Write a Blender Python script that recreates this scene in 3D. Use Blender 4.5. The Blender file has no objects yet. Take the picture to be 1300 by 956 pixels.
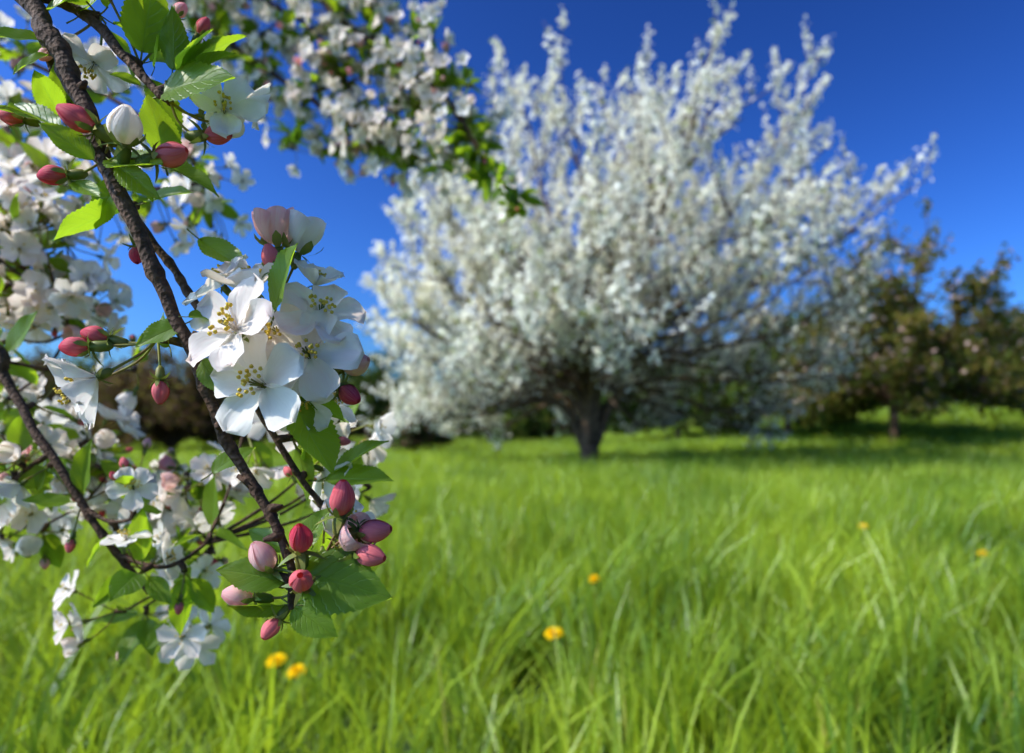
import bpy, math, random
import numpy as np
from mathutils import Vector, Matrix, noise

random.seed(7)
EYE = 1.10       # camera height above the meadow
FOC = 867.0      # survey unit: 867 units = 1 m sideways per 1 m of distance
def at(u, v, d):
    """survey coordinates (bearing u, elevation v, distance d) -> world metres"""
    return Vector(((u-650)/FOC*d, d, EYE+(545-v)/FOC*d))

scene = bpy.context.scene
scene.view_settings.view_transform = 'Standard'
scene.view_settings.look = 'None'
scene.view_settings.exposure = 0
scene.view_settings.gamma = 1

# ------------------------------------------------------------------ helpers
class MB:
    def __init__(s): s.v=[]; s.f=[]; s.m=[]; s.uv=[]; s.vuv=[]
    def grid(s, P, UV, mat):
        n=len(P); k=len(P[0]); b=len(s.v)
        for i in range(n):
            for j in range(k):
                s.v.append(tuple(P[i][j])); s.vuv.append(UV[i][j])
        for i in range(n-1):
            for j in range(k-1):
                s.f.append((b+i*k+j, b+i*k+j+1, b+(i+1)*k+j+1, b+(i+1)*k+j)); s.m.append(mat)
    def tube(s, pts, rad, sides=6, mat=0, cap=True):
        b=len(s.v); n=len(pts)
        t=(pts[1]-pts[0]).normalized()
        a=t.orthogonal().normalized()
        L=0
        for i in range(n):
            if i==0: tt=(pts[1]-pts[0])
            elif i==n-1: tt=(pts[-1]-pts[-2])
            else: tt=(pts[i+1]-pts[i-1])
            if tt.length<1e-9: tt=t.copy()
            tt.normalize()
            a=(a-tt*a.dot(tt))
            if a.length<1e-6: a=tt.orthogonal()
            a.normalize(); c=tt.cross(a)
            if i: L+=(pts[i]-pts[i-1]).length
            for k in range(sides):
                th=2*math.pi*k/sides
                p=pts[i]+(a*math.cos(th)+c*math.sin(th))*rad[i]
                s.v.append(tuple(p)); s.vuv.append((k/sides,L))
        for i in range(n-1):
            for k in range(sides):
                k2=(k+1)%sides
                s.f.append((b+i*sides+k,b+i*sides+k2,b+(i+1)*sides+k2,b+(i+1)*sides+k)); s.m.append(mat)
        if cap:
            s.f.append(tuple(b+(n-1)*sides+k for k in range(sides))); s.m.append(mat)
            s.f.append(tuple(b+k for k in reversed(range(sides)))); s.m.append(mat)
    def mesh(s, name, mats, smooth=True):
        me=bpy.data.meshes.new(name); me.from_pydata(s.v,[],s.f)
        for m in mats: me.materials.append(m)
        me.polygons.foreach_set('material_index', s.m)
        if smooth: me.polygons.foreach_set('use_smooth',[True]*len(s.f))
        uvl=me.uv_layers.new(name='UVMap')
        li=np.empty(len(me.loops),dtype=np.int32); me.loops.foreach_get('vertex_index',li)
        arr=np.array(s.vuv,dtype=np.float32)[li]
        uvl.data.foreach_set('uv',arr.ravel()); me.update()
        return me

def obj(name, me, parent=None, mat=None):
    o=bpy.data.objects.new(name, me); scene.collection.objects.link(o)
    if parent: o.parent=parent
    if mat is not None: o.matrix_world=mat
    return o
def empty(name, loc=(0,0,0)):
    o=bpy.data.objects.new(name,None); o.empty_display_size=0.2; o.location=(0,0,0)
    scene.collection.objects.link(o); return o

def spline(pts, n=6):
    out=[]; P=[pts[0]*2-pts[1]]+list(pts)+[pts[-1]*2-pts[-2]]
    for i in range(1,len(P)-2):
        for k in range(n):
            t=k/n; p0,p1,p2,p3=P[i-1],P[i],P[i+1],P[i+2]
            out.append(0.5*((2*p1)+(p2-p0)*t+(2*p0-5*p1+4*p2-p3)*t*t+(3*p1-p0-3*p2+p3)*t**3))
    out.append(pts[-1].copy()); return out

def quads_mesh(name, c, a, b, mats, midx=None):
    """leaf-shaped diamonds: centre c, half axes a (long) b (short); numpy arrays"""
    N=len(c)
    V=np.stack([c-a, c+b-a*0.1, c+a, c-b-a*0.1],axis=1).reshape(-1,3).astype(np.float32)
    me=bpy.data.meshes.new(name)
    me.vertices.add(4*N); me.vertices.foreach_set('co',V.ravel())
    me.loops.add(4*N); me.loops.foreach_set('vertex_index',np.arange(4*N,dtype=np.int32))
    me.polygons.add(N); me.polygons.foreach_set('loop_start',np.arange(0,4*N,4,dtype=np.int32))
    for m in mats: me.materials.append(m)
    if midx is not None: me.polygons.foreach_set('material_index',np.asarray(midx,dtype=np.int32))
    me.update(calc_edges=True); me.validate()
    return me

# ------------------------------------------------------------------ materials
def newmat(name):
    m=bpy.data.materials.new(name); m.use_nodes=True; nt=m.node_tree; nt.nodes.clear()
    return m, nt, nt.nodes, nt.links
def N(nt,t,**kw):
    n=nt.nodes.new(t)
    for k,v in kw.items(): setattr(n,k,v)
    return n
def mathn(nt,op,a,b=None,clamp=False):
    n=nt.nodes.new('ShaderNodeMath'); n.operation=op; n.use_clamp=clamp
    for i,x in enumerate((a,b)):
        if x is None: continue
        if isinstance(x,(int,float)): n.inputs[i].default_value=x
        else: nt.links.new(x,n.inputs[i])
    return n.outputs[0]
def mixc(nt,f,a,b,blend='MIX'):
    n=nt.nodes.new('ShaderNodeMix'); n.data_type='RGBA'; n.blend_type=blend
    for i,x in ((0,f),(6,a),(7,b)):
        if isinstance(x,(int,float)): n.inputs[i].default_value=x
        elif isinstance(x,tuple): n.inputs[i].default_value=(*x,1)
        else: nt.links.new(x,n.inputs[i])
    return n.outputs[2]
def leafy(name, c1, c2, trans, tf=0.4, rough=0.5, scale=3.0, gloss=0.0, island=True, tmix=0.5, iw=0.5):
    """thin-surface material: diffuse (+ a little gloss) + translucent, noise-varied colour"""
    m,nt,nd,lk=newmat(name)
    out=N(nt,'ShaderNodeOutputMaterial'); geo=N(nt,'ShaderNodeNewGeometry')
    nz=N(nt,'ShaderNodeTexNoise'); nz.inputs['Scale'].default_value=scale; nz.inputs['Detail'].default_value=1
    lk.new(geo.outputs['Position'],nz.inputs['Vector'])
    f=mathn(nt,'MULTIPLY_ADD',nz.outputs['Fac'],3.0); f.node.inputs[2].default_value=-1.0
    f=mathn(nt,'ADD',f,0.0,True)
    if island:
        f=mathn(nt,'ADD',mathn(nt,'MULTIPLY',f,1-iw),mathn(nt,'MULTIPLY',geo.outputs['Random Per Island'],iw))
    col=mixc(nt,f,c1,c2)
    p=N(nt,'ShaderNodeBsdfDiffuse'); lk.new(col,p.inputs['Color'])
    t=N(nt,'ShaderNodeBsdfTranslucent'); tc=mixc(nt,tmix,col,trans); lk.new(tc,t.inputs['Color'])
    mx=N(nt,'ShaderNodeMixShader'); mx.inputs[0].default_value=tf
    lk.new(p.outputs[0],mx.inputs[1]); lk.new(t.outputs[0],mx.inputs[2]); last=mx
    if gloss>0:
        g=N(nt,'ShaderNodeBsdfGlossy'); g.inputs['Roughness'].default_value=rough
        m2=N(nt,'ShaderNodeMixShader'); m2.inputs[0].default_value=gloss; lk.new(mx.outputs[0],m2.inputs[1]); lk.new(g.outputs[0],m2.inputs[2]); last=m2
    lk.new(last.outputs[0],out.inputs[0])
    return m
def bark(name, c1, c2, scale, bump=0.4, dist=0.002):
    m,nt,nd,lk=newmat(name)
    out=N(nt,'ShaderNodeOutputMaterial'); geo=N(nt,'ShaderNodeNewGeometry')
    nz=N(nt,'ShaderNodeTexNoise'); nz.inputs['Scale'].default_value=scale; nz.inputs['Detail'].default_value=6
    lk.new(geo.outputs['Position'],nz.inputs['Vector'])
    vo=N(nt,'ShaderNodeTexVoronoi'); vo.inputs['Scale'].default_value=scale*1.7
    lk.new(geo.outputs['Position'],vo.inputs['Vector'])
    f=mathn(nt,'MULTIPLY',nz.outputs['Fac'],nz.outputs['Fac'])
    f=mathn(nt,'MULTIPLY',f,2.2,True)
    p=N(nt,'ShaderNodeBsdfPrincipled'); lk.new(mixc(nt,f,c1,c2),p.inputs['Base Color'])
    p.inputs['Roughness'].default_value=0.8; p.inputs['Specular IOR Level'].default_value=0.2
    b=N(nt,'ShaderNodeBump'); b.inputs['Strength'].default_value=bump; b.inputs['Distance'].default_value=dist
    h=mathn(nt,'ADD',nz.outputs['Fac'],mathn(nt,'MULTIPLY',vo.outputs['Distance'],0.5))
    lk.new(h,b.inputs['Height']); lk.new(b.outputs[0],p.inputs['Normal']); lk.new(p.outputs[0],out.inputs[0])
    return m

M_bark  = bark('dark_twig_bark',(0.018,0.010,0.006),(0.13,0.07,0.04),260,0.9,0.0018)
M_trunk = bark('tree_bark',(0.045,0.026,0.016),(0.19,0.12,0.075),7,0.8,0.03)
M_blossom = leafy('white_blossom',(0.94,0.89,0.70),(0.97,0.94,0.82),(0.97,0.93,0.74),0.38,0.7,0.8)
M_young = leafy('young_leaf',(0.16,0.20,0.03),(0.30,0.33,0.06),(0.45,0.55,0.06),0.45,0.5,1.0)
M_bronze = leafy('bronze_leaf',(0.07,0.058,0.018),(0.24,0.19,0.04),(0.44,0.36,0.05),0.4,0.5,0.7)
M_olive = leafy('olive_leaf',(0.045,0.07,0.016),(0.15,0.18,0.03),(0.28,0.34,0.05),0.35,0.5,0.7)
M_dkgreen = leafy('dark_green_leaf',(0.025,0.05,0.012),(0.07,0.12,0.022),(0.14,0.24,0.04),0.3,0.5,0.5)
M_plum = leafy('plum_leaf',(0.07,0.04,0.026),(0.20,0.12,0.07),(0.3,0.17,0.09),0.35,0.5,0.6)
M_pinkbl = leafy('pink_blossom',(0.35,0.22,0.18),(0.55,0.40,0.33),(0.6,0.44,0.36),0.4,0.6,0.6)
M_grass = leafy('grass_blade',(0.045,0.14,0.014),(0.44,0.54,0.032),(0.64,0.78,0.025),0.45,0.42,0.7,0.03,True,0.5,0.42)
M_straw = leafy('dry_grass',(0.25,0.24,0.05),(0.35,0.34,0.07),(0.4,0.40,0.10),0.3,0.6,1.0)

def mat_leaf():
    m,nt,nd,lk=newmat('crabapple_leaf')
    out=N(nt,'ShaderNodeOutputMaterial'); uv=N(nt,'ShaderNodeUVMap'); sx=N(nt,'ShaderNodeSeparateXYZ')
    lk.new(uv.outputs[0],sx.inputs[0]); U=sx.outputs[0]; V=sx.outputs[1]
    av=mathn(nt,'ABSOLUTE',V)
    fr=mathn(nt,'FRACT',mathn(nt,'SUBTRACT',mathn(nt,'MULTIPLY',U,8.0),mathn(nt,'MULTIPLY',av,2.6)))
    d=mathn(nt,'ABSOLUTE',mathn(nt,'SUBTRACT',fr,0.5))
    vein=mathn(nt,'SUBTRACT',1.0,mathn(nt,'MULTIPLY',d,9.0),True)
    mid=mathn(nt,'SUBTRACT',1.0,mathn(nt,'MULTIPLY',av,14.0),True)
    vv=mathn(nt,'MAXIMUM',mathn(nt,'MULTIPLY',vein,0.55),mid)
    oi=N(nt,'ShaderNodeObjectInfo')
    nz=N(nt,'ShaderNodeTexNoise'); nz.inputs['Scale'].default_value=90
    geo=N(nt,'ShaderNodeNewGeometry'); lk.new(geo.outputs['Position'],nz.inputs['Vector'])
    base=mixc(nt,oi.outputs['Random'],(0.045,0.11,0.010),(0.13,0.22,0.016))
    base=mixc(nt,mathn(nt,'MULTIPLY',nz.outputs['Fac'],0.35),base,(0.12,0.17,0.02))
    col=mixc(nt,mathn(nt,'MULTIPLY',vv,0.55),base,(0.22,0.32,0.06))
    p=N(nt,'ShaderNodeBsdfPrincipled'); lk.new(col,p.inputs['Base Color']); p.inputs['Roughness'].default_value=0.42
    p.inputs['Specular IOR Level'].default_value=0.3
    b=N(nt,'ShaderNodeBump'); b.inputs['Strength'].default_value=0.7; b.inputs['Distance'].default_value=0.0006; b.invert=True
    lk.new(mathn(nt,'ADD',vv,mathn(nt,'MULTIPLY',nz.outputs['Fac'],0.5)),b.inputs['Height']); lk.new(b.outputs[0],p.inputs['Normal'])
    t=N(nt,'ShaderNodeBsdfTranslucent'); lk.new(mixc(nt,mathn(nt,'MULTIPLY',vv,0.4),(0.46,0.66,0.02),(0.18,0.38,0.02)),t.inputs['Color'])
    mx=N(nt,'ShaderNodeMixShader'); mx.inputs[0].default_value=0.45
    lk.new(p.outputs[0],mx.inputs[1]); lk.new(t.outputs[0],mx.inputs[2]); lk.new(mx.outputs[0],out.inputs[0])
    return m
def mat_petal(name, pale, pink, amt, tf=0.38):
    m,nt,nd,lk=newmat(name)
    out=N(nt,'ShaderNodeOutputMaterial'); uv=N(nt,'ShaderNodeUVMap'); sx=N(nt,'ShaderNodeSeparateXYZ')
    lk.new(uv.outputs[0],sx.inputs[0]); U=sx.outputs[0]; V=sx.outputs[1]
    mp=N(nt,'ShaderNodeMapping'); mp.inputs['Scale'].default_value=(1.2,9,1); lk.new(uv.outputs[0],mp.inputs[0])
    oi=N(nt,'ShaderNodeObjectInfo'); lk.new(oi.outputs['Random'],mp.inputs['Location'])
    nz=N(nt,'ShaderNodeTexNoise'); nz.inputs['Scale'].default_value=1.6; nz.inputs['Detail'].default_value=3; lk.new(mp.outputs[0],nz.inputs['Vector'])
    f=mathn(nt,'MULTIPLY',mathn(nt,'MULTIPLY',nz.outputs['Fac'],mathn(nt,'ADD',mathn(nt,'MULTIPLY',U,0.8),0.35)),
            mathn(nt,'MULTIPLY',mathn(nt,'ADD',oi.outputs['Random'],0.25),amt),True)
    col=mixc(nt,f,pale,pink)
    p=N(nt,'ShaderNodeBsdfPrincipled'); lk.new(col,p.inputs['Base Color']); p.inputs['Roughness'].default_value=0.6
    p.inputs['Specular IOR Level'].default_value=0.15
    b=N(nt,'ShaderNodeBump'); b.inputs['Strength'].default_value=0.5; b.inputs['Distance'].default_value=0.0007
    lk.new(nz.outputs['Fac'],b.inputs['Height']); lk.new(b.outputs[0],p.inputs['Normal'])
    t=N(nt,'ShaderNodeBsdfTranslucent'); lk.new(col,t.inputs['Color'])
    mx=N(nt,'ShaderNodeMixShader'); mx.inputs[0].default_value=tf
    lk.new(p.outputs[0],mx.inputs[1]); lk.new(t.outputs[0],mx.inputs[2]); lk.new(mx.outputs[0],out.inputs[0])
    return m
M_leaf=mat_leaf()
M_petal=mat_petal('crabapple_petal',(0.96,0.91,0.80),(0.94,0.60,0.52),0.62,0.40)
M_balloon=mat_petal('opening_bud_petal',(0.93,0.72,0.62),(0.86,0.26,0.28),1.4,0.36)
M_bud=mat_petal('pink_bud_petal',(0.84,0.24,0.23),(0.60,0.04,0.075),1.8,0.28)
M_calyx=leafy('green_stem',(0.12,0.17,0.025),(0.25,0.22,0.05),(0.3,0.4,0.06),0.2,0.5,120,0.03,False)
M_redstem=leafy('reddish_stem',(0.22,0.12,0.04),(0.28,0.30,0.05),(0.4,0.35,0.06),0.25,0.5,80,0.03,False)
M_anther=leafy('yellow_anther',(0.68,0.46,0.05),(0.82,0.62,0.13),(0.7,0.5,0.1),0.2,0.6,200,0,False)
M_yellow=leafy('dandelion_yellow',(0.88,0.50,0.005),(0.92,0.66,0.01),(0.9,0.6,0.01),0.3,0.6,50)

# ------------------------------------------------------------------ world & sun
SUN_AZ=math.radians(-104); SUN_EL=math.radians(43)
w=bpy.data.worlds.new('World'); scene.world=w; w.use_nodes=True; nt=w.node_tree; nt.nodes.clear()
sky=nt.nodes.new('ShaderNodeTexSky'); sky.sky_type='NISHITA'; sky.sun_disc=False
sky.sun_elevation=SUN_EL; sky.sun_rotation=SUN_AZ; sky.air_density=1.0; sky.dust_density=2.6; sky.ozone_density=3.0; sky.altitude=300
def vm(op,a,b):
    n=nt.nodes.new('ShaderNodeVectorMath'); n.operation=op; nt.links.new(a,n.inputs[0]); n.inputs[1].default_value=b; return n.outputs[0]
s1=vm('MULTIPLY',sky.outputs[0],(0.12,0.12,0.12))
gm=nt.nodes.new('ShaderNodeGamma'); gm.inputs[1].default_value=2.05; nt.links.new(s1,gm.inputs[0])
s2=vm('MULTIPLY',gm.outputs[0],(1.35/0.12,2.2/0.12,3.2/0.12))
bg=nt.nodes.new('ShaderNodeBackground'); bg.inputs['Strength'].default_value=0.12
wo=nt.nodes.new('ShaderNodeOutputWorld')
nt.links.new(s2,bg.inputs[0]); nt.links.new(bg.outputs[0],wo.inputs[0])
sd=Vector((math.sin(SUN_AZ)*math.cos(SUN_EL), math.cos(SUN_AZ)*math.cos(SUN_EL), math.sin(SUN_EL)))
sl=bpy.data.lights.new('sun','SUN'); sl.energy=5.0; sl.angle=math.radians(0.5); sl.color=(1.0,0.92,0.78)
so=bpy.data.objects.new('sun',sl); scene.collection.objects.link(so); so.rotation_euler=sd.to_track_quat('Z','Y').to_euler(); so.location=(-20,10,30)

# ------------------------------------------------------------------ ground
def ss(x): x=max(0,min(1,x)); return x*x*(3-2*x)
def ground_z(x,y):
    z=2.4*ss((x-1)/30)*ss((y-9)/30)
    z+=0.05*noise.noise(Vector((x*0.35,y*0.35,0)))*min(1,math.hypot(x,y)/4)
    z+=0.8*ss((math.hypot(x,y)-60)/120)
    return z
def make_ground():
    mb=MB()
    def axis(lim,n): 
        return [math.copysign((abs(t)**2.6)*lim,t) for t in np.linspace(-1,1,n)]
    xs=axis(420,110); ys=[y+10 for y in axis(420,110)]
    P=[[(x,y,ground_z(x,y)) for x in xs] for y in ys]; UV=[[(0,0)]*len(xs) for _ in ys]
    mb.grid(P,UV,0)
    m,nt,nd,lk=newmat('meadow_ground')
    out=N(nt,'ShaderNodeOutputMaterial'); geo=N(nt,'ShaderNodeNewGeometry')
    n1=N(nt,'ShaderNodeTexNoise'); n1.inputs['Scale'].default_value=0.5; n1.inputs['Detail'].default_value=8
    n2=N(nt,'ShaderNodeTexNoise'); n2.inputs['Scale'].default_value=18; n2.inputs['Detail'].default_value=6
    lk.new(geo.outputs['Position'],n1.inputs['Vector']); lk.new(geo.outputs['Position'],n2.inputs['Vector'])
    c=mixc(nt,n1.outputs['Fac'],(0.045,0.10,0.010),(0.10,0.18,0.012))
    c=mixc(nt,mathn(nt,'MULTIPLY',n2.outputs['Fac'],0.5),c,(0.05,0.05,0.02))
    p=N(nt,'ShaderNodeBsdfPrincipled'); lk.new(c,p.inputs['Base Color']); p.inputs['Roughness'].default_value=0.9
    b=N(nt,'ShaderNodeBump'); b.inputs['Strength'].default_value=0.8; b.inputs['Distance'].default_value=0.05
    lk.new(n2.outputs['Fac'],b.inputs['Height']); lk.new(b.outputs[0],p.inputs['Normal']); lk.new(p.outputs[0],out.inputs[0])
    obj('meadow_ground',mb.mesh('meadow_ground',[m]))
make_ground()

# ------------------------------------------------------------------ grass
def grass_patch(name,size,ntuft,per,h,wd,seed):
    r=np.random.default_rng(seed); F=[];mi=[]
    vv=[];b=0
    for _ in range(ntuft):
        cx,cy=r.uniform(-size/2,size/2,2); lean=r.normal(0,0.20,2); hh=h*r.uniform(0.5,1.3); tr=r.uniform(0.03,0.11)
        big=r.random()<0.22; tw=1.7 if big else 1.0
        for k in range(int(per*r.uniform(0.6,1.4)*(0.6 if big else 1))):
            a=r.uniform(0,6.283); q=r.uniform(0,1)**0.5
            px=cx+math.cos(a)*tr*q; py=cy+math.sin(a)*tr*q
            H=hh*r.uniform(0.45,1.2)*(1.15 if big else 1); spl=r.uniform(0.05,0.6)*q
            dx=math.cos(a)*spl+lean[0]+r.normal(0,.12); dy=math.sin(a)*spl+lean[1]+r.normal(0,.12)
            wa=r.uniform(0,6.283); W=wd*tw*r.uniform(.6,1.4)/2; wx=math.cos(wa)*W; wy=math.sin(wa)*W
            curl=r.uniform(0.3,2.0)
            for i,t in enumerate((0,0.35,0.7,1.0)):
                s=t**(1.2+curl*0.6); z=H*(t-0.18*curl*t*t*math.hypot(dx,dy)); X=px+dx*H*s*1.1; Y=py+dy*H*s*1.1
                ww=(1,0.95,0.6,0.0)[i]
                if i<3: vv+= [(X-wx*ww,Y-wy*ww,z),(X+wx*ww,Y+wy*ww,z)]
                else: vv.append((X,Y,z))
            F+= [(b,b+1,b+3,b+2),(b+2,b+3,b+5,b+4),(b+4,b+5,b+6)]
            mt=1 if r.random()<0.012 else 0
            mi+=[mt]*3; b+=7
    me=bpy.data.meshes.new(name); me.from_pydata(vv,[],F); me.materials.append(M_grass); me.materials.append(M_straw)
    me.polygons.foreach_set('material_index',mi); me.update(); return me
G_near=[grass_patch('grass_near_%d'%i,2.0,240,20,0.42,0.0112,10+i) for i in range(3)]
G_far=[grass_patch('grass_far_%d'%i,4.0,290,16,0.38,0.028,20+i) for i in range(2)]
grass=empty('grass')
rg=random.Random(3)
def put_patch(me,x,y):
    o=obj('grass_patch',me,grass)
    n=Vector((ground_z(x-.5,y)-ground_z(x+.5,y),ground_z(x,y-.5)-ground_z(x,y+.5),1)).normalized()
    q=Vector((0,0,1)).rotation_difference(n)
    s=rg.uniform(0.9,1.15)
    o.matrix_world=Matrix.Translation((x,y,ground_z(x,y)-0.01))@q.to_matrix().to_4x4()@Matrix.Rotation(rg.randrange(4)*math.pi/2+rg.uniform(-.15,.15),4,'Z')@Matrix.Diagonal((1.08,1.08,s,1))
for j in range(-1,8):
    y=j*2.0+0.5
    for i in range(-8,9):
        x=i*2.0
        if abs(x)>0.85*max(y,1)+4: continue
        put_patch(rg.choice(G_near),x+rg.uniform(-.15,.15),y+rg.uniform(-.15,.15))
for j in range(0,12):
    y=17.5+j*4
    for i in range(-14,15):
        x=i*4
        if abs(x)>0.85*y+5: continue
        put_patch(rg.choice(G_far),x+rg.uniform(-.3,.3),y+rg.uniform(-.3,.3))

# ------------------------------------------------------------------ trees
def make_tree(name, base, Rfun, split_h, trunk_r, n_limbs, n_sec, n_ter, shoot, puff_n, puff_r, lsize, mats, mprob, seed,
              amin=-5, upb=0.35, dens=None, limb_frac=0.8, drop=0.0, t0=0.30, secl=(.16,.34), rise=0.0, limb_r=(.3,.5), orient=0.5, skip=None):
    rr=random.Random(seed); rn=np.random.default_rng(seed)
    root=empty(name); B=Vector(base); C=B+Vector((0,0,split_h))
    mb=MB()
    tp=[B+Vector((0,0,-0.3)),B+Vector((0,0,0.02)),B+Vector((0.02,0,split_h*0.5)),C+Vector((0,0,0.05))]
    mb.tube(spline(tp,4),[trunk_r*(1.7-0.75*min(1,i/5)) for i in range(13)],10)
    Cs=[]
    def rdir():
        v=Vector((rr.gauss(0,1),rr.gauss(0,1),rr.gauss(0,1))); return v.normalized()
    def Rm(v):
        al=math.degrees(math.asin(max(-1,min(1,v.z)))); ph=math.atan2(v.y,v.x); return Rfun(al,ph)
    def clampend(p,q):
        v=q-C; L=v.length
        if L<1e-4: return q
        R=Rm(v/L)*rr.uniform(0.93,1.06)
        return q if L<R else C+v*(R/L)
    def puff(path,n,pr):
        k=len(path)-1; t=rn.uniform(0.05,1.0,n)*k; i=np.minimum(t.astype(int),k-1); f=(t-i)[:,None]
        A=np.array([tuple(p) for p in path]); c=A[i]*(1-f)+A[i+1]*f
        rad=pr*(1.1-0.7*(t/k))[:,None]
        off=rn.normal(0,1,(n,3))*rad*0.6
        Cs.append(np.hstack([c+off,off/pr]))
    for i in range(n_limbs):
        ph=i*2.39996+rr.uniform(-.3,.3)
        s0=math.sin(math.radians(amin+6)); sz=s0+(0.995-s0)*((i+0.5)/n_limbs)**0.9
        al=math.asin(sz); d=Vector((math.cos(al)*math.cos(ph),math.cos(al)*math.sin(ph),math.sin(al)))
        if skip and skip(d): continue
        R=Rm(d)*limb_frac*rr.uniform(0.88,1.06); up=Vector((0,0,1))
        p0=C+Vector((math.cos(ph),math.sin(ph),0))*trunk_r*0.4+up*rr.uniform(-.25,.15)*min(1,split_h)
        p1=p0+(d*0.35+up*(0.45+rise)*(1 if al>0.3 else 0.5)).normalized()*R*0.3
        p2=C+d*R*0.66+up*R*0.03+rdir()*R*0.05; p3=C+d*R-up*drop*R*(1-sz)
        path=spline([p0,p1,p2,p3],6); nn=len(path)
        path=[p+rdir()*0.012*R*(k/nn) for k,p in enumerate(path)]
        r0=trunk_r*rr.uniform(*limb_r)
        mb.tube(path,[r0*(1-0.88*(k/(nn-1))**0.8)+0.006 for k in range(nn)],6)
        for s in range(n_sec):
            t=t0+(1-t0)*(s+rr.random()*0.8)/n_sec; kk=min(nn-2,int(t*(nn-1))); p=path[kk]
            tan=(path[kk+1]-path[kk]).normalized(); o=(p-C).normalized()
            dd=(tan*0.6+rdir()*1.0+o*0.3+up*upb).normalized(); L=R*rr.uniform(*secl)
            e=clampend(p,p+dd*L); m1=(p+e)/2+rdir()*L*0.08-up*L*0.05
            sp=spline([p,m1,e],3); mb.tube(sp,[r0*0.28*(1-0.8*k/(len(sp)-1))+0.004 for k in range(len(sp))],4)
            dn2=dens((e-C),Rm((e-C).normalized())) if dens else 1
            puff(sp,int(puff_n*0.35*dn2)+1,puff_r*0.8)
            for q in range(n_ter):
                k2=rr.randrange(1,len(sp)); p4=sp[k2]; o2=(p4-C).normalized()
                d3=(o2*0.6+up*upb*1.6+rdir()*0.7).normalized(); L3=shoot*rr.uniform(0.5,1.3)
                e3=p4+d3*L3; v=e3-C
                if v.length>Rm(v.normalized())*1.10: e3=p4+d3*L3*0.35
                m3=(p4+e3)/2+rdir()*L3*0.06
                sp3=[p4,m3,e3]; mb.tube(sp3,[0.013,0.009,0.004],3)
                puff(sp3,int(puff_n*rr.uniform(0.4,1.5)*dn2)+1,puff_r)
    obj('wood',mb.mesh(name+'_wood',[M_trunk]),root)
    ca=np.concatenate(Cs); ca=ca[ca[:,2]>B.z+0.55]; c=ca[:,:3]; off=ca[:,3:]; n=len(c)
    def unit(a): return a/np.maximum(1e-6,np.linalg.norm(a,axis=1))[:,None]
    nrm=unit(unit(c-np.array(C))*0.6*orient*2+off*orient+rn.normal(0,1,(n,3))*0.55+np.array([0,0,.2]))
    a=unit(np.cross(nrm,rn.normal(0,1,(n,3)))); b=np.cross(nrm,a)
    sz=lsize*rn.uniform(0.6,1.35,(n,1))
    mi=rn.choice(len(mats),n,p=mprob)
    obj('crown',quads_mesh(name+'_crown',c,a*sz*0.5,b*sz*0.40,mats,mi),root)
    return n

S=17.0/FOC
def interp(x,xs,ys): return float(np.interp(x,xs,ys))
def R_main(al,ph):
    Rr=interp(al,[-10,0,8,15,25,35,50,65,80,90],[170,235,310,360,425,470,505,528,530,525])
    Rl=interp(al,[-10,0,12,20,40,50,60,75,90],[260,285,298,312,372,412,455,512,525])
    k=(math.cos(ph)+1)/2; k=k*k*(3-2*k)
    return (Rr*k+Rl*(1-k))*S*(1-0.10*abs(math.sin(ph)))
def d_main(v,R):
    q=v.length/R; u=v.normalized()
    lo=max(0,min(1,(0.66-u.z)*3))         # low, inner part of the crown is bare wood
    front=max(0,min(1,-u.y*1.5))*lo
    f=max(0.08,min(1,(q-0.32-0.19*lo-0.10*front)/0.26))
    return f*(1.0-0.58*max(0,min(1,(u.x-0.25)*1.5))*max(0,min(1,1.5-u.z*1.5)))*(1-0.35*front)
bx=1.92; by=17.0
nmain=make_tree('white_blossom_tree',(bx,by,ground_z(bx,by)),R_main,0.66,0.26,74,13,5,0.85,34,0.135,0.104,
          [M_blossom,M_young],[0.93,0.07],19,amin=-1,upb=0.45,dens=d_main,drop=0.03,t0=.34,secl=(.13,.30),limb_frac=.88,rise=.5,limb_r=(.22,.44),
          skip=lambda d: d.y<-0.30 and d.z<0.36)
print('main',nmain)

def ell(rx,rz,jit=0.15,seed=0):
    def f(al,ph):
        a=math.radians(al); r=1/math.sqrt((math.cos(a)/rx)**2+(math.sin(a)/rz)**2)
        return r*(1+jit*math.sin(3*ph+seed)*math.cos(a)+jit*0.5*math.sin(5*a+2*ph+seed*2))
    return f
def bgtree(name,u,d,rx,h,mats,probs,seed,split=None,ls=0.16,nl=16,**kw):
    x=(u-650)/FOC*d; z=ground_z(x,d); sp=split if split is not None else h*0.2
    make_tree(name,(x,d,z),ell(rx,h-sp,0.12,seed),sp,kw.pop('tr',0.16),nl,9,4,kw.pop('shoot',0.8),kw.pop('pn',26),0.3,ls,mats,probs,seed,amin=kw.pop('amin',-12),upb=0.15,limb_frac=0.8,orient=0.3)
bgtree('bronze_leaf_tree',1135,24,4.6,8.6,[M_bronze,M_olive,M_pinkbl],[.46,.44,.10],21,split=1.6,nl=32,pn=24,ls=0.17)
bgtree('olive_tree',1000,30,5.0,5.8,[M_olive,M_dkgreen],[.6,.4],22,nl=26,ls=.22)
bgtree('olive_tree',860,36,5.0,4.9,[M_olive,M_dkgreen],[.5,.5],29,nl=24,ls=.24)
bgtree('bronze_leaf_tree',1270,36,5.0,5.8,[M_bronze,M_olive,M_pinkbl],[.40,.35,.25],23,split=0.8,nl=26,ls=.22)
bgtree('bronze_leaf_tree',1420,30,5.0,5.4,[M_bronze,M_olive],[.5,.5],24,ls=.2,nl=22)
bgtree('plum_leaf_shrub',215,27,4.4,4.6,[M_plum,M_bronze],[.6,.4],25,split=0.4,nl=26)
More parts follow.
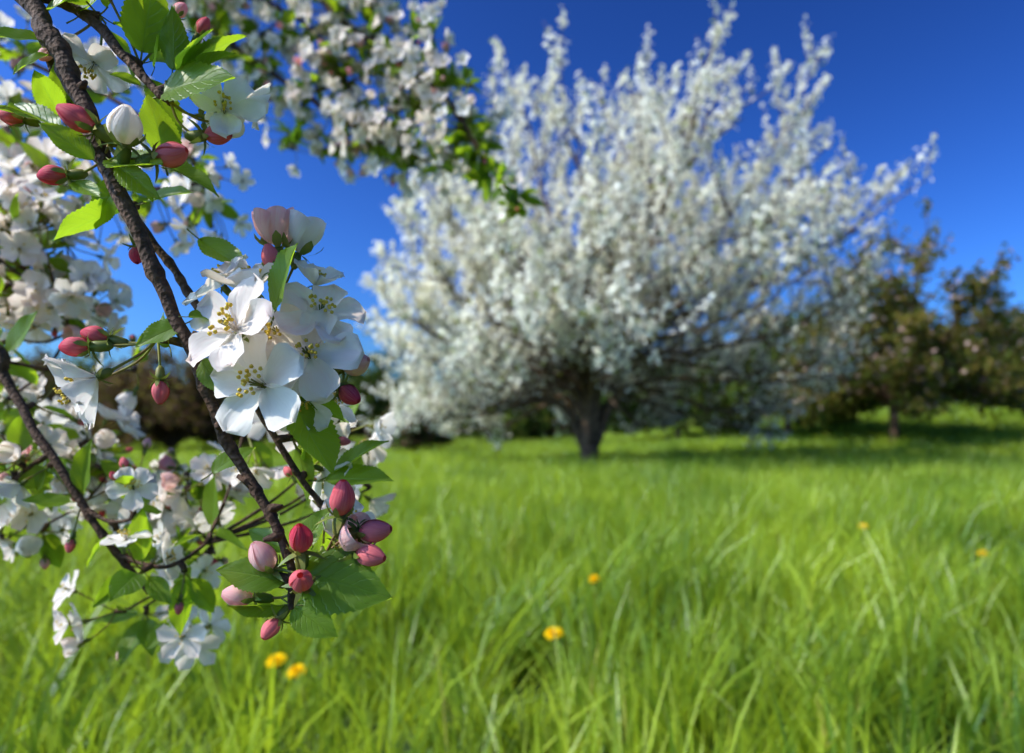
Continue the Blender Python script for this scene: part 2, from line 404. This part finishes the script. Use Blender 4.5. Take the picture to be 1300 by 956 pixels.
bgtree('plum_leaf_shrub',522,27,1.6,2.5,[M_plum,M_dkgreen],[.6,.4],26,split=0.3,nl=12)
bgtree('green_tree',468,36,2.2,6.0,[M_dkgreen,M_olive],[.6,.4],27,split=1.8,nl=14,ls=.18)
bgtree('plum_leaf_shrub',20,30,5,5.0,[M_plum,M_olive],[.6,.4],28,split=0.4,nl=22)
bgtree('green_tree',370,38,4.0,5.2,[M_dkgreen,M_plum],[.5,.5],30,split=0.8,nl=18,ls=.2)
bgtree('green_tree',620,44,5.0,4.8,[M_young,M_dkgreen],[.4,.6],31,split=1.0,nl=20,ls=0.24)

# distant mass of trees
def distant():
    root=empty('distant_trees'); rn=np.random.default_rng(5); Cs=[];MI=[]; mb=MB()
    for k in range(120):
        th=math.radians(-75+150*(k+rn.uniform(0,1))/120); D=rn.uniform(56,80); x=math.sin(th)*D; y=math.cos(th)*D; z=ground_z(x,y)
        H=rn.uniform(4.5,8); R=H*rn.uniform(.4,.6); mt=rn.choice(4,p=[.45,.3,.15,.1])
        mb.tube([Vector((x,y,z-.2)),Vector((x,y,z+H*.4)),Vector((x+.2,y,z+H*.8))],[.22,.16,.04],5)
        for s in range(22):
            v=rn.normal(0,1,3); v/=np.linalg.norm(v); q=rn.uniform(.3,1.0)
            cc=np.array([x,y,z+H*.5])+v*np.array([R,R,H*.48])*q
            n=70; Cs.append(cc+rn.normal(0,1,(n,3))*R*.16); MI.append(np.where(rn.random(n)<.8,mt,(mt+1)%4))
    obj('wood',mb.mesh('distant_wood',[M_trunk]),root)
    c=np.concatenate(Cs); n=len(c); a=rn.normal(0,1,(n,3)); a/=np.linalg.norm(a,axis=1)[:,None]
    b=np.cross(a,rn.normal(0,1,(n,3))); b/=np.linalg.norm(b,axis=1)[:,None]
    sz=rn.uniform(.3,.55,(n,1))
    obj('crowns',quads_mesh('distant_crowns',c,a*sz*.5,b*sz*.4,[M_dkgreen,M_olive,M_bronze,M_plum],np.concatenate(MI)),root)
distant()

# ------------------------------------------------------------------ crabapple parts
def petal_grid(mb,L,W,rot,el,cup,curl,rn,mat,nu=9,nv=7,base_r=0.0015):
    P=[];UV=[]; ph1,ph2=rn.uniform(0,6),rn.uniform(0,6); notch=rn.uniform(0,0.06)
    for i in range(nu):
        u=i/(nu-1); row=[];ru=[]
        wd=W/2*((u**0.62)*max(0,1-u**5)**0.5*1.12+0.10*(1-u))
        for j in range(nv):
            v=-1+2*j/(nv-1)
            r=base_r+L*(u-notch*u**8*(1-abs(v)))*math.cos(el+curl*u*0.5)
            z=L*u*math.sin(el+curl*u*0.5)+cup*W*(v*v)*math.sin(math.pi*min(1,u*.9+.1))*0.5
            z+=0.0012*math.sin(5*v+ph1)*u*u+0.0011*math.sin(9*u+3*v+ph2)*abs(v)
            x=r; y=v*wd*(1-0.25*abs(cup)*abs(v))
            c,s=math.cos(rot),math.sin(rot)
            row.append((x*c-y*s,x*s+y*c,z+rn.uniform(-1,1)*0.0001)); ru.append((u,v*0.5+0.5+rot))
        P.append(row);UV.append(ru)
    mb.grid(P,UV,mat)
def calyx(mb,mat,sz=1.0,sep=True):
    Z=Vector((0,0,1))
    pts=[Z*-0.0075*sz,Z*-0.006*sz,Z*-0.003*sz,Z*-0.0003*sz]
    mb.tube(pts,[0.0008*sz,0.0018*sz,0.0021*sz,0.0016*sz],7,mat)
    if sep:
        for k in range(5):
            a=k*1.2566+0.6; c,s=math.cos(a),math.sin(a)
            P=[];UV=[]
            for u,w_ in ((0,1.1),(0.4,1.0),(0.75,.6),(1,0.05)):
                r=0.0012+0.006*u*sz; z=-0.001-0.0028*u*u
                P.append([(r*c-w_*1e-3*q*s, r*s+w_*1e-3*q*c, z) for q in (-1,1)]); UV.append([(u,0),(u,1)])
            mb.grid(P,UV,mat)
def flower(seed,el=0.25,cup=0.35,curl=0.1,name='flower',nu=9,nv=7,st=20):
    rn=random.Random(seed); mb=MB()
    for k in range(5):
        petal_grid(mb,0.0225*rn.uniform(.92,1.06),0.0210*rn.uniform(.92,1.08),k*1.2566+rn.uniform(-.1,.1),el+rn.uniform(-.12,.14),cup+rn.uniform(-.15,.15),curl+rn.uniform(-.2,.2),rn,0,nu,nv)
    calyx(mb,1)
    for k in range(st):
        a=rn.uniform(0,6.283); sp=rn.uniform(0.10,0.62); L=rn.uniform(.0065,.0105)
        d=Vector((math.cos(a)*math.sin(sp),math.sin(a)*math.sin(sp),math.cos(sp)))
        p0=Vector((math.cos(a)*.0012,math.sin(a)*.0012,.0002)); p1=p0+d*L
        mb.tube([p0,(p0+p1)/2+Vector((0,0,.0004)),p1],[.00022,.00018,.00015],3,2)
        q=[p1-d*.0007,p1-d*.0002,p1+d*.0006,p1+d*.0011]; mb.tube(q,[.0003,.0009,.0008,.0002],5,3)
    for k in range(5):
        a=k*1.2566; d=Vector((math.cos(a)*.15,math.sin(a)*.15,1)); mb.tube([Vector((0,0,0)),d*.004,d*.0075],[.0004,.0003,.0004],4,1)
    return mb.mesh(name,[M_petal,M_calyx,M_petal,M_anther])
def balloon(seed,closed,name,matp,L=0.016,R=0.0072):
    """closed or half-open bud made of overlapping wrapped petals"""
    rn=random.Random(seed); mb=MB()
    for k in range(5):
        rot=k*1.2566+rn.uniform(-.1,.1); P=[];UV=[]; inner=1.0-0.04*k
        for i in range(10):
            u=i/9; prof=math.sin(math.pi*min(1,(u*0.93+0.04))**0.85)**0.75 if closed else (math.sin(math.pi*0.62*u**.8)**0.9)
            row=[];ru=[]
            for j in range(8):
                v=-1+2*j/7; th=rot+v*(1.0 if closed else 0.85)*(1-(0.25*u if closed else 0))+u*0.5
                rad=R*prof*inner*(1+0.08*v)+0.0006
                if not closed: rad*=1.0+0.18*u*u*(1-v*v)
                z=L*(u - (0.0 if closed else 0.16*v*v*u))
                row.append((math.cos(th)*rad,math.sin(th)*rad,z)); ru.append((u,v*.5+.5+rot))
            P.append(row);UV.append(ru)
        mb.grid(P,UV,0)
    calyx(mb,1,1.15)
    for k in range(5):
        a=k*1.2566+.3; P=[];UV=[]
        for u,w_ in ((0,.30),(.35,.30),(.7,.2),(1,.02)):
            rr_=R*math.sin(math.pi*(u*0.40+.05)**.85)**.75*1.08+.0009
            P.append([(math.cos(a+q*w_)*rr_,math.sin(a+q*w_)*rr_,L*u*.40-.0008) for q in (-1,1)]); UV.append([(u,0),(u,1)])
        mb.grid(P,UV,1)
    return mb.mesh(name,[matp,M_calyx])
FL=[flower(1,.22,.35,.05),flower(2,.35,.4,.15),flower(3,.12,.3,.0),flower(4,.5,.45,.1)]
FS=[flower(11,.22,.35,.05,nu=5,nv=4,st=7),flower(12,.45,.4,.15,nu=5,nv=4,st=7),flower(13,.7,.45,.0,nu=5,nv=4,st=6)]
FB=[balloon(5,False,'opening_flower',M_balloon,.0165,.0082),balloon(6,False,'opening_flower',M_petal,.018,.0095)]
BU=[balloon(7,True,'bud',M_bud,.0116,.0037),balloon(8,True,'bud',M_bud,.0100,.0033),balloon(9,True,'pale_bud',M_balloon,.0116,.0042),balloon(10,True,'white_bud',M_petal,.0122,.0052)]
def leafmesh(seed,wr,fold,droop):
    rn=random.Random(seed); mb=MB(); n=33; k=9; P=[];UV=[]; ph=rn.uniform(0,6)
    for i in range(n):
        u=i/(n-1); w_=wr*math.sin(math.pi*u**0.82)**0.85*(1-0.12*u)
        if 0<i<n-1: w_*=1+0.045*(1 if i%2 else -1)*(1 if u>.1 else 0)
        row=[];ru=[]
        for j in range(k):
            v=-1+2*j/(k-1)
            z=fold*abs(v)*w_-droop*u*u+0.02*math.sin(9*u+ph)*v*v+0.012*math.sin(16*u+5*v+ph)*abs(v)
            row.append((v*w_,u-(0.02*abs(v)),z)); ru.append((u,v))
        P.append(row);UV.append(ru)
    mb.grid(P,UV,0)
    mb.tube([Vector((0,-0.28,0.03)),Vector((0,-0.1,0.0)),Vector((0,0.02,-0.004))],[.016,.013,.012],5,1)
    return mb.mesh('leaf',[M_leaf,M_calyx])
LF=[leafmesh(1,.27,.35,.12),leafmesh(2,.30,.2,.22),leafmesh(3,.24,.55,.05),leafmesh(4,.29,.3,-.10)]

def frame(pos,z,roll,s):
    q=Vector(z).normalized().to_track_quat('Z','Y')
    return Matrix.Translation(pos)@q.to_matrix().to_4x4()@Matrix.Rotation(roll,4,'Z')@Matrix.Diagonal((s,s,s,1))
def put(me,pos,face,s,parent,roll=None):
    o=obj(me.name.split('.')[0],me,parent); o.matrix_world=frame(pos,face,rg.uniform(0,6.28) if roll is None else roll,s); return o
def put_leaf(base,tip,nrm,parent,wf=1.0,me=None):
    y=(tip-base); L=y.length; y=y/L; z=Vector(nrm); z=(z-y*z.dot(y)); 
    if z.length<1e-3: z=y.orthogonal()
    z.normalize(); x=y.cross(z)
    M=Matrix((( x.x*L*wf,y.x*L,z.x*L,base.x),(x.y*L*wf,y.y*L,z.y*L,base.y),(x.z*L*wf,y.z*L,z.z*L,base.z),(0,0,0,1)))
    o=obj('leaf',me or rg.choice(LF),parent); o.matrix_world=M; return o

def knobby(path,r0,r1,mb,sides=9,seed=0,kn=0.18):
    n=len(path); rad=[]
    for i,p in enumerate(path):
        t=i/(n-1); r=r0+(r1-r0)*t
        r*=1+kn*noise.noise(p*130+Vector((seed,0,0)))+(kn*1.5 if rg.random()<0.10 else 0)
        rad.append(r)
    path=[p+Vector((noise.noise(p*45+Vector((9,seed,0))),0,noise.noise(p*45+Vector((3,seed,7)))))*r0*0.55 for p in path]
    mb.tube(path,rad,sides,0)
    return path

wood=MB(); stems=MB()
root=empty('crabapple_branch')
def ped(p_from,p_to,facing,r=0.00065):
    f=Vector(facing).normalized(); e=p_to-f*0.0065; L=(e-p_from).length
    pts=spline([p_from,(p_from+e)/2+Vector((0,0,-0.04*L))-f*L*0.12,e],4)
    stems.tube(pts,[r*1.3]+[r]*(len(pts)-2)+[r*1.3],5,0)
def attach(kind,pos,facing,s,anchor,parent=root,roll=None):
    me={'F':FL,'f':FS,'O':FB,'B':BU[:2],'P':[BU[2]],'W':[BU[3]]}[kind]; me=rg.choice(me)
    put(me,pos,facing,s,parent,roll); ped(anchor,pos,Vector(facing)*1.0,0.00065)
def spur(p,d,nf,nb,nl,parent=root,spread=0.03,fs=1.0,lf=(.022,.040)):
    d=Vector(d).normalized(); q=p+d*0.008
    wood.tube([p,(p+q)/2+Vector((0.001,0,0)),q],[.0026,.0022,.0024],6)
    def rv(k): 
        return (d+Vector((rg.gauss(0,k),rg.gauss(0,k),rg.gauss(0,k)))).normalized()
    far=p.y>0.5
    for i in range(nf):
        v=rv(.75); attach(('f' if far else 'F') if rg.random()<.85 else 'O',q+v*spread*rg.uniform(.75,1.25),(v+Vector((rg.gauss(-.2,.35),rg.gauss(-.25,.35),rg.gauss(.1,.35)))),fs*rg.uniform(.85,1.05),q,parent)
    for i in range(nb):
        v=rv(.8); attach(rg.choice('BBP'),q+v*spread*rg.uniform(.7,1.2),v,rg.uniform(.8,1.05)*fs,q,parent)
    for i in range(nl):
        v=rv(1.0); L=rg.uniform(*lf); b=q+v*.007; n=Vector((rg.gauss(0,.6),rg.gauss(-.2,.6),.8))
        put_leaf(b,b+v*L,n,parent)

# --- main branches (survey units) -------------------------------------
def path(pts,n=8): return spline([at(*p) if not isinstance(p,Vector) else p for p in pts],n)
A=knobby(path([Vector((-.62,.36,1.66)),Vector((-.40,.345,1.47)),(8,-30,.335),(58,38,.33),(98,115,.325),(128,195,.322),(165,285,.32),(208,372,.32),(243,450,.32),(278,540,.322),(318,612,.322),(350,668,.32),(369,720,.318),(373,772,.316)],9),.0054,.0017,wood,10,1)
Bp=knobby(path([(52,30,.335),(92,140,.35),(145,232,.36),(192,305,.365),(238,372,.365),(290,455,.36),(342,540,.37),(382,605,.375),(412,650,.38)],9),.0028,.0017,wood,8,2)
D=knobby(path([(30,-10,.333),(95,10,.34),(150,62,.335),(195,112,.33),(215,128,.328)],7),.0030,.0016,wood,8,3)
Cp=knobby(path([Vector((-.86,.56,1.42)),Vector((-.60,.52,1.25)),(-30,425,.50),(5,478,.50),(48,552,.49),(92,622,.485),(142,695,.485),(190,752,.49)],9),.0048,.0021,wood,9,4)
C2=knobby(path([(100,640,.485),(140,662,.48),(182,656,.475)],6),.0018,.0012,wood,7,5)
C3=knobby(path([(62,576,.49),(30,600,.50),(5,625,.51)],6),.0022,.0014,wood,7,6)
C4=knobby(path([(150,705,.485),(210,720,.48),(262,690,.49)],6),.0018,.0012,wood,7,16)
Gp=knobby(path([Vector((-.72,.80,1.75)),(-40,90,.80),(40,200,.78),(110,235,.77),(190,240,.76),(262,232,.76)],7),.004,.0018,wood,7,7)
G2=knobby(path([Vector((-.72,.80,1.75)),(-30,30,.85),(60,90,.84),(150,130,.83),(240,200,.82),(270,290,.82)],7),.004,.0018,wood,7,27)
Hp=knobby(path([Vector((-1.0,.82,1.5)),(-60,260,.70),(10,300,.68),(60,350,.67),(90,420,.66)],7),.004,.0018,wood,7,8)
Kp=knobby(path([Vector((-1.0,.82,1.4)),(-60,470,.70),(20,540,.68),(100,590,.67),(190,620,.66),(270,690,.66)],7),.004,.0018,wood,7,18)
E1=knobby(path([Vector((-.85,1.3,2.1)),(330,-120,1.45),(420,15,1.42),(478,58,1.40),(538,100,1.38),(585,150,1.35),(618,205,1.33),(665,268,1.3)],7),.010,.0032,wood,8,9)
E2=knobby(path([Vector((-.85,1.3,2.1)),(120,-110,1.5),(240,10,1.47),(300,62,1.45),(385,120,1.42),(455,165,1.40),(520,195,1.4)],7),.010,.0034,wood,8,10)
E3=knobby(path([(250,0,1.47),(300,-10,1.45),(380,25,1.43),(420,70,1.42),(450,120,1.42)],6),.005,.003,wood,7,11)
limb=[Vector((-2.7,.3,-.2)),Vector((-2.65,.35,.7)),Vector((-2.5,.5,1.4)),Vector((-2.0,.8,1.95)),Vector((-1.4,1.05,2.15)),Vector((-.85,1.3,2.12)),Vector((-.3,1.6,2.4))]
lp=spline(limb,6); wood.tube(lp,[.11-.095*(i/(len(lp)-1)) for i in range(len(lp))],12)
for tgt,i0 in ((Vector((-.62,.36,1.66)),24),(Vector((-.86,.56,1.42)),21),(Vector((-.72,.80,1.75)),25),(Vector((-1.0,.82,1.5)),22),(Vector((-1.0,.82,1.4)),20)):
    s0=lp[i0]; knobby(spline([s0,(s0+tgt)/2+Vector((0,0,.08)),tgt],8),.014,.0058,wood,9,i0)
for k in range(6,len(A)-4,5):
    v=Vector((rg.uniform(-1,1),rg.uniform(-.6,.3),rg.uniform(-.3,.8))).normalized(); L=rg.uniform(.003,.007)
    wood.tube([A[k],A[k]+v*L*.6+Vector((0,0,.0005)),A[k]+v*(L+.002)],[.0028,.0022,.0010],6)

# --- main focused blossom cluster --------------------------------------
hub=at(322,430,.350)
wood.tube(spline([at(262,425,.362),at(295,428,.358),hub],4),[.0022]*9,7)
for (kind,u,v,d,fc,s) in [
  ('F',300,420,.314,(-.50,-1,.50),1.16),('F',334,490,.312,(-.30,-1,.15),1.12),('F',392,452,.324,(.05,-1,.30),1.08),
  ('F',406,404,.334,(.30,-.7,.70),1.02),('F',322,370,.340,(-.30,-.5,1),1.08),('F',282,362,.352,(-.6,-.4,.8),.92),
  ('F',356,428,.332,(-.1,-1,.5),1.0),('F',380,510,.330,(.15,-1,.0),.85),
  ('O',352,312,.345,(-.1,-.2,1),1.1),('O',378,320,.35,(.3,-.1,1),1.05),('F',400,362,.35,(.3,-.4,.9),.7),('P',437,466,.33,(.8,-.3,.2),1.2),
  ('B',434,494,.328,(.75,-.4,-.5),1.2),('B',346,340,.335,(-.1,-.3,.9),1.15),('P',425,455,.345,(.9,0,.4),1.1)]:
    attach(kind,at(u,v,d),fc,s,hub)
hub2=at(200,430,.322); wood.tube([at(236,436,.32),at(218,432,.322),hub2],[.0024,.002,.002],7)
for (kind,u,v,d,fc,s) in [('B',112,440,.318,(-1,-.1,-.05),1.25),('B',136,430,.322,(-1,-.2,.25),1.15),('F',122,480,.318,(-.65,-.55,-.55),1.05),
  ('B',203,485,.315,(.1,-.2,-1),.9),('F',95,495,.345,(-.7,-.5,-.4),.8)]:
    attach(kind,at(u,v,d),fc,s,hub2)
hub3=at(138,185,.318)
for (kind,u,v,d,fc,s) in [('B',118,162,.31,(-.8,-.3,.45),1.35),('W',158,180,.308,(.35,-.5,.8),1.3),('B',178,164,.325,(.7,0,.8),1.05),
  ('B',200,200,.312,(1,-.2,.15),1.3),('B',84,222,.325,(-1,-.1,-.1),1.1),('B',262,172,.330,(1,-.1,.0),1.25),('F',285,142,.335,(.35,-.9,.45),.85),('O',268,150,.35,(.6,-.4,-.2),.9)]:
    attach(kind,at(u,v,d),fc,s,hub3 if u<230 else D[-1])
hub4=at(372,752,.317)
for (kind,u,v,d,fc,s) in [('B',432,652,.312,(.15,-.25,1),1.38),('B',382,698,.308,(.1,-.5,.9),1.38),('B',384,742,.304,(.2,-.9,.5),1.2),
  ('B',458,676,.318,(1,-.2,.15),1.3),('B',455,702,.315,(.9,-.4,-.1),1.25),('O',436,692,.322,(.6,-.4,.5),1.0),('P',344,722,.318,(-.4,-.3,.8),1.3),('B',352,788,.312,(-.4,-.6,-.6),1.0),
  ('P',320,758,.318,(-1,-.3,.2),1.15),('F',440,665,.335,(.5,-.5,.6),.7)]:
    attach(kind,at(u,v,d),fc,s,hub4)
for (b,t,n,wf) in [
 ((118,203,.318),(48,150,.308),(.3,-1,.5),1.0),((350,392,.325),(366,306,.306),(-.75,-.65,.1),1.35),((232,412,.322),(168,436,.312),(.1,-1,.6),1.1),
 ((240,402,.318),(285,398,.33),(0,-.8,.7),1.0),((372,505,.325),(418,608,.318),(.75,-.6,.25),1.1),((385,500,.33),(442,532,.335),(.2,-.7,.8),1.0),
 ((256,458,.318),(286,500,.312),(-.3,-1,.3),1.0),((378,728,.314),(490,752,.300),(-.1,-1,.55),1.15),((360,738,.316),(274,716,.308),(.2,-.9,.7),1.05),
 ((372,770,.316),(424,806,.306),(.1,-1,.4),1.1),((362,768,.316),(286,772,.31),(.1,-.7,-.6),.9),((380,700,.322),(418,640,.325),(-.4,-.8,.2),1.0),
 ((362,700,.322),(312,664,.33),(.4,-.8,.4),.8),((392,768,.316),(452,762,.322),(0,-.6,.9),.9),((360,690,.32),(352,650,.33),(-.6,-.6,.2),.9),
 ((205,120,.328),(282,78,.312),(-.2,-.9,.5),1.25),((196,85,.335),(206,42,.33),(-.8,-.5,.2),1.0),((178,108,.332),(138,92,.325),(.2,-1,.5),1.0),
 ((55,52,.33),(-28,38,.31),(.2,-.8,.7),1.1),((60,70,.33),(12,88,.32),(0,-.8,.7),.9),((208,200,.325),(196,115,.318),(.8,-.5,.1),1.2),
 ((200,205,.318),(280,246,.318),(-.2,-.5,.9),.8),((140,205,.318),(212,218,.305),(0,-.8,.8),1.0),((150,212,.318),(202,252,.312),(-.3,-.9,.3),.9),
 ((75,165,.325),(6,128,.335),(.3,-.6,.8),.7),((255,305,.36),(318,350,.35),(-.3,-.6,.8),.7),((170,215,.33),(195,255,.33),(.5,-.8,.2),.9),
 ((415,610,.375),(498,602,.365),(0,-.6,.9),1.0),((425,600,.38),(492,556,.375),(-.3,-.6,.8),.8),((60,15,.335),(110,-20,.33),(-.3,-.8,.5),1.0),
 ((100,20,.34),(150,-20,.345),(-.3,-.7,.6),1.0),((95,232,.325),(130,255,.32),(0,-.8,.6),.9),((215,440,.322),(200,395,.33),(-.6,-.7,.1),1.0),
 ((385,742,.314),(440,700,.325),(-.4,-.8,.3),.9),((270,600,.36),(320,560,.37),(-.3,-.8,.4),.9),((150,230,.34),(110,290,.345),(.3,-.8,.3),.9)]:
    put_leaf(at(*b),at(*t),n,root,wf)

# --- softer clusters further back along the other branches --------------
def spurs(path_,i0,i1,step,nf,nb,nl,spread=.03,dirf=None,fs=1.0,lf=(.022,.040)):
    for i in range(i0,min(i1,len(path_)),step):
        v=Vector((rg.gauss(0,1),rg.gauss(-.1,.8),rg.gauss(.25,1)))
        if dirf: v+=Vector(dirf)
        spur(path_[i],v,max(0,nf+rg.choice((-1,0,0,1))),nb+rg.choice((0,0,1)),nl+rg.choice((-1,0,1)),spread=spread,fs=fs,lf=lf)
spurs(Bp,56,72,7,2,1,3,.028,(1,.5,.4),.75)
spurs(Bp,12,30,9,0,1,3,.025)
spurs(D,8,28,7,1,1,4,.03,(.6,.8,.3),.8)
spurs(Cp,24,64,8,1,1,3,.030,(-.2,.4,.2),.8)
spurs(C2,6,13,4,1,1,3,.026,None,.75); spurs(C3,5,13,4,2,0,3,.028,None,.75); spurs(C4,4,13,4,1,1,3,.028,(0,.3,.3),.75)
spurs(Gp,8,36,3,5,0,4,.045,(0,0,-.1),.85); spurs(G2,8,36,4,5,0,5,.05,None,.8); spurs(Hp,8,30,2,5,0,3,.045,(.2,0,0),.9)
spurs(Kp,8,36,2,4,1,4,.04,(0,0,0),.8)
spurs(E1,10,40,1,3,0,3,.06,(-.2,0,-.3),.9,(.03,.05)); spurs(E1,36,50,1,0,0,6,.032,None,1,(.03,.055))
spurs(E2,8,44,1,4,0,3,.065,(.1,0,-.1),.85,(.03,.05)); spurs(E3,2,26,1,4,0,3,.065,None,.85,(.03,.05))
for (a,b_) in (((478,58,1.4),(440,-30,1.42)),((538,100,1.38),(600,110,1.35)),((300,62,1.45),(255,-25,1.5)),((385,120,1.42),(370,190,1.42)),((455,165,1.4),(400,195,1.42)),
               ((420,15,1.42),(490,10,1.4)),((585,150,1.35),(560,215,1.36)),((240,10,1.47),(200,-40,1.5)),((455,165,1.4),(530,130,1.42)),((300,62,1.45),(350,30,1.4)),
               ((385,120,1.42),(470,95,1.40)),((300,62,1.45),(330,130,1.45)),((538,100,1.38),(520,160,1.38)),((478,58,1.4),(550,50,1.4)),((455,165,1.4),(540,205,1.4))):
    p=knobby(spline([at(*a),(at(*a)+at(*b_))/2+Vector((0,.02,.01)),at(*b_)],5),.0038,.002,wood,6,3)
    spurs(p,2,11,2,4,0,4,.055,None,.85,(.03,.05))
for (u,v,d,nf,nl) in ((20,300,.62,7,2),(60,330,.64,7,2),(10,360,.62,6,2),(45,385,.64,5,3),(15,430,.6,4,4),(0,330,.6,6,2),(35,345,.66,6,2),(80,300,.68,4,2),(70,230,.7,5,3),(100,565,.62,5,3),(130,595,.62,6,3),(25,600,.6,5,4),(75,600,.64,5,3),
                      (60,665,.6,4,4),(170,615,.6,2,6),(235,620,.6,5,3),(250,655,.6,5,4),(270,700,.6,5,3),(160,775,.58,4,1),(215,772,.58,4,1),(215,720,.6,4,4),(185,770,.6,3,3),
                      (430,560,.55,5,2),(470,620,.55,5,3),(440,600,.55,4,3),(455,580,.57,4,2),(310,545,.55,4,2),(0,690,.6,4,3),(170,470,.6,2,2),(20,500,.6,4,4),(280,590,.6,3,3),(240,600,.62,3,2)):
    p=at(u,v,d)
    allp=[q for P_ in (Bp,Cp,C2,C3,C4,Hp,Kp,Gp) for q in P_]; nb_=min(allp,key=lambda q:(q-p).length)
    wood.tube(spline([nb_,(nb_+p)/2+Vector((0,.004,-.006)),p],4),[.0014]*4+[.0011]*5,6)
    spur(p,(rg.gauss(0,1),rg.gauss(-.2,.6),rg.gauss(.2,1)),nf,rg.choice((0,1,1)),nl,spread=.032,fs=.85)
obj('branch_wood',wood.mesh('branch_wood',[M_bark]),root)
obj('flower_stalks',stems.mesh('flower_stalks',[M_redstem]),root)

# ------------------------------------------------------------------ dandelions
def dandelion_mesh():
    rn=random.Random(2); mb=MB()
    mb.tube([Vector((0,0,0)),Vector((.004,0,.12)),Vector((0,0,.27))],[.0022,.002,.002],6,1)
    mb.tube([Vector((0,0,.262)),Vector((0,0,.272)),Vector((0,0,.282))],[.003,.008,.006],8,1)
    for ring,(n,L,el) in enumerate(((22,.024,.1),(20,.021,.4),(18,.017,.75),(12,.012,1.1))):
        for k in range(n):
            a=6.283*k/n+ring*.13+rn.uniform(-.05,.05); e=el+rn.uniform(-.1,.1); c,s=math.cos(a),math.sin(a); P=[];UV=[]
            for u,w_ in ((0,.0012),(.5,.0024),(.9,.0026),(1,.0018)):
                r=.002+L*u*math.cos(e); z=.281+L*u*math.sin(e)-.003*u*u
                P.append([(r*c-q*w_*s,r*s+q*w_*c,z) for q in (-1,1)]); UV.append([(u,0),(u,1)])
            mb.grid(P,UV,0)
    return mb.mesh('dandelion',[M_yellow,M_calyx])
DM=dandelion_mesh()
for (u,d,s,hh) in ((717,2.50,1.35,1.42),(380,2.28,1.35,1.35),(405,2.22,1.3,1.30),(765,3.1,1.0,1.60),(1095,4.6,1.2,1.75),(1242,3.8,1.0,1.60)):
    x=(u-650)/FOC*d
    o=obj('dandelion',DM); o.location=(x,d,ground_z(x,d)); o.scale=(s,s,hh); o.rotation_euler=(.25,-.12,0)

# ------------------------------------------------------------------ camera
cd=bpy.data.cameras.new('camera'); cam=bpy.data.objects.new('camera',cd); scene.collection.objects.link(cam)
cam.location=(0,0,EYE); cam.rotation_euler=(math.radians(90),0,0)
cd.lens=24; cd.sensor_width=36; cd.shift_y=0.0515; cd.clip_start=0.02; cd.clip_end=2000
cd.dof.use_dof=True; cd.dof.focus_distance=0.32; cd.dof.aperture_fstop=7.0; cd.dof.aperture_blades=0
scene.camera=cam
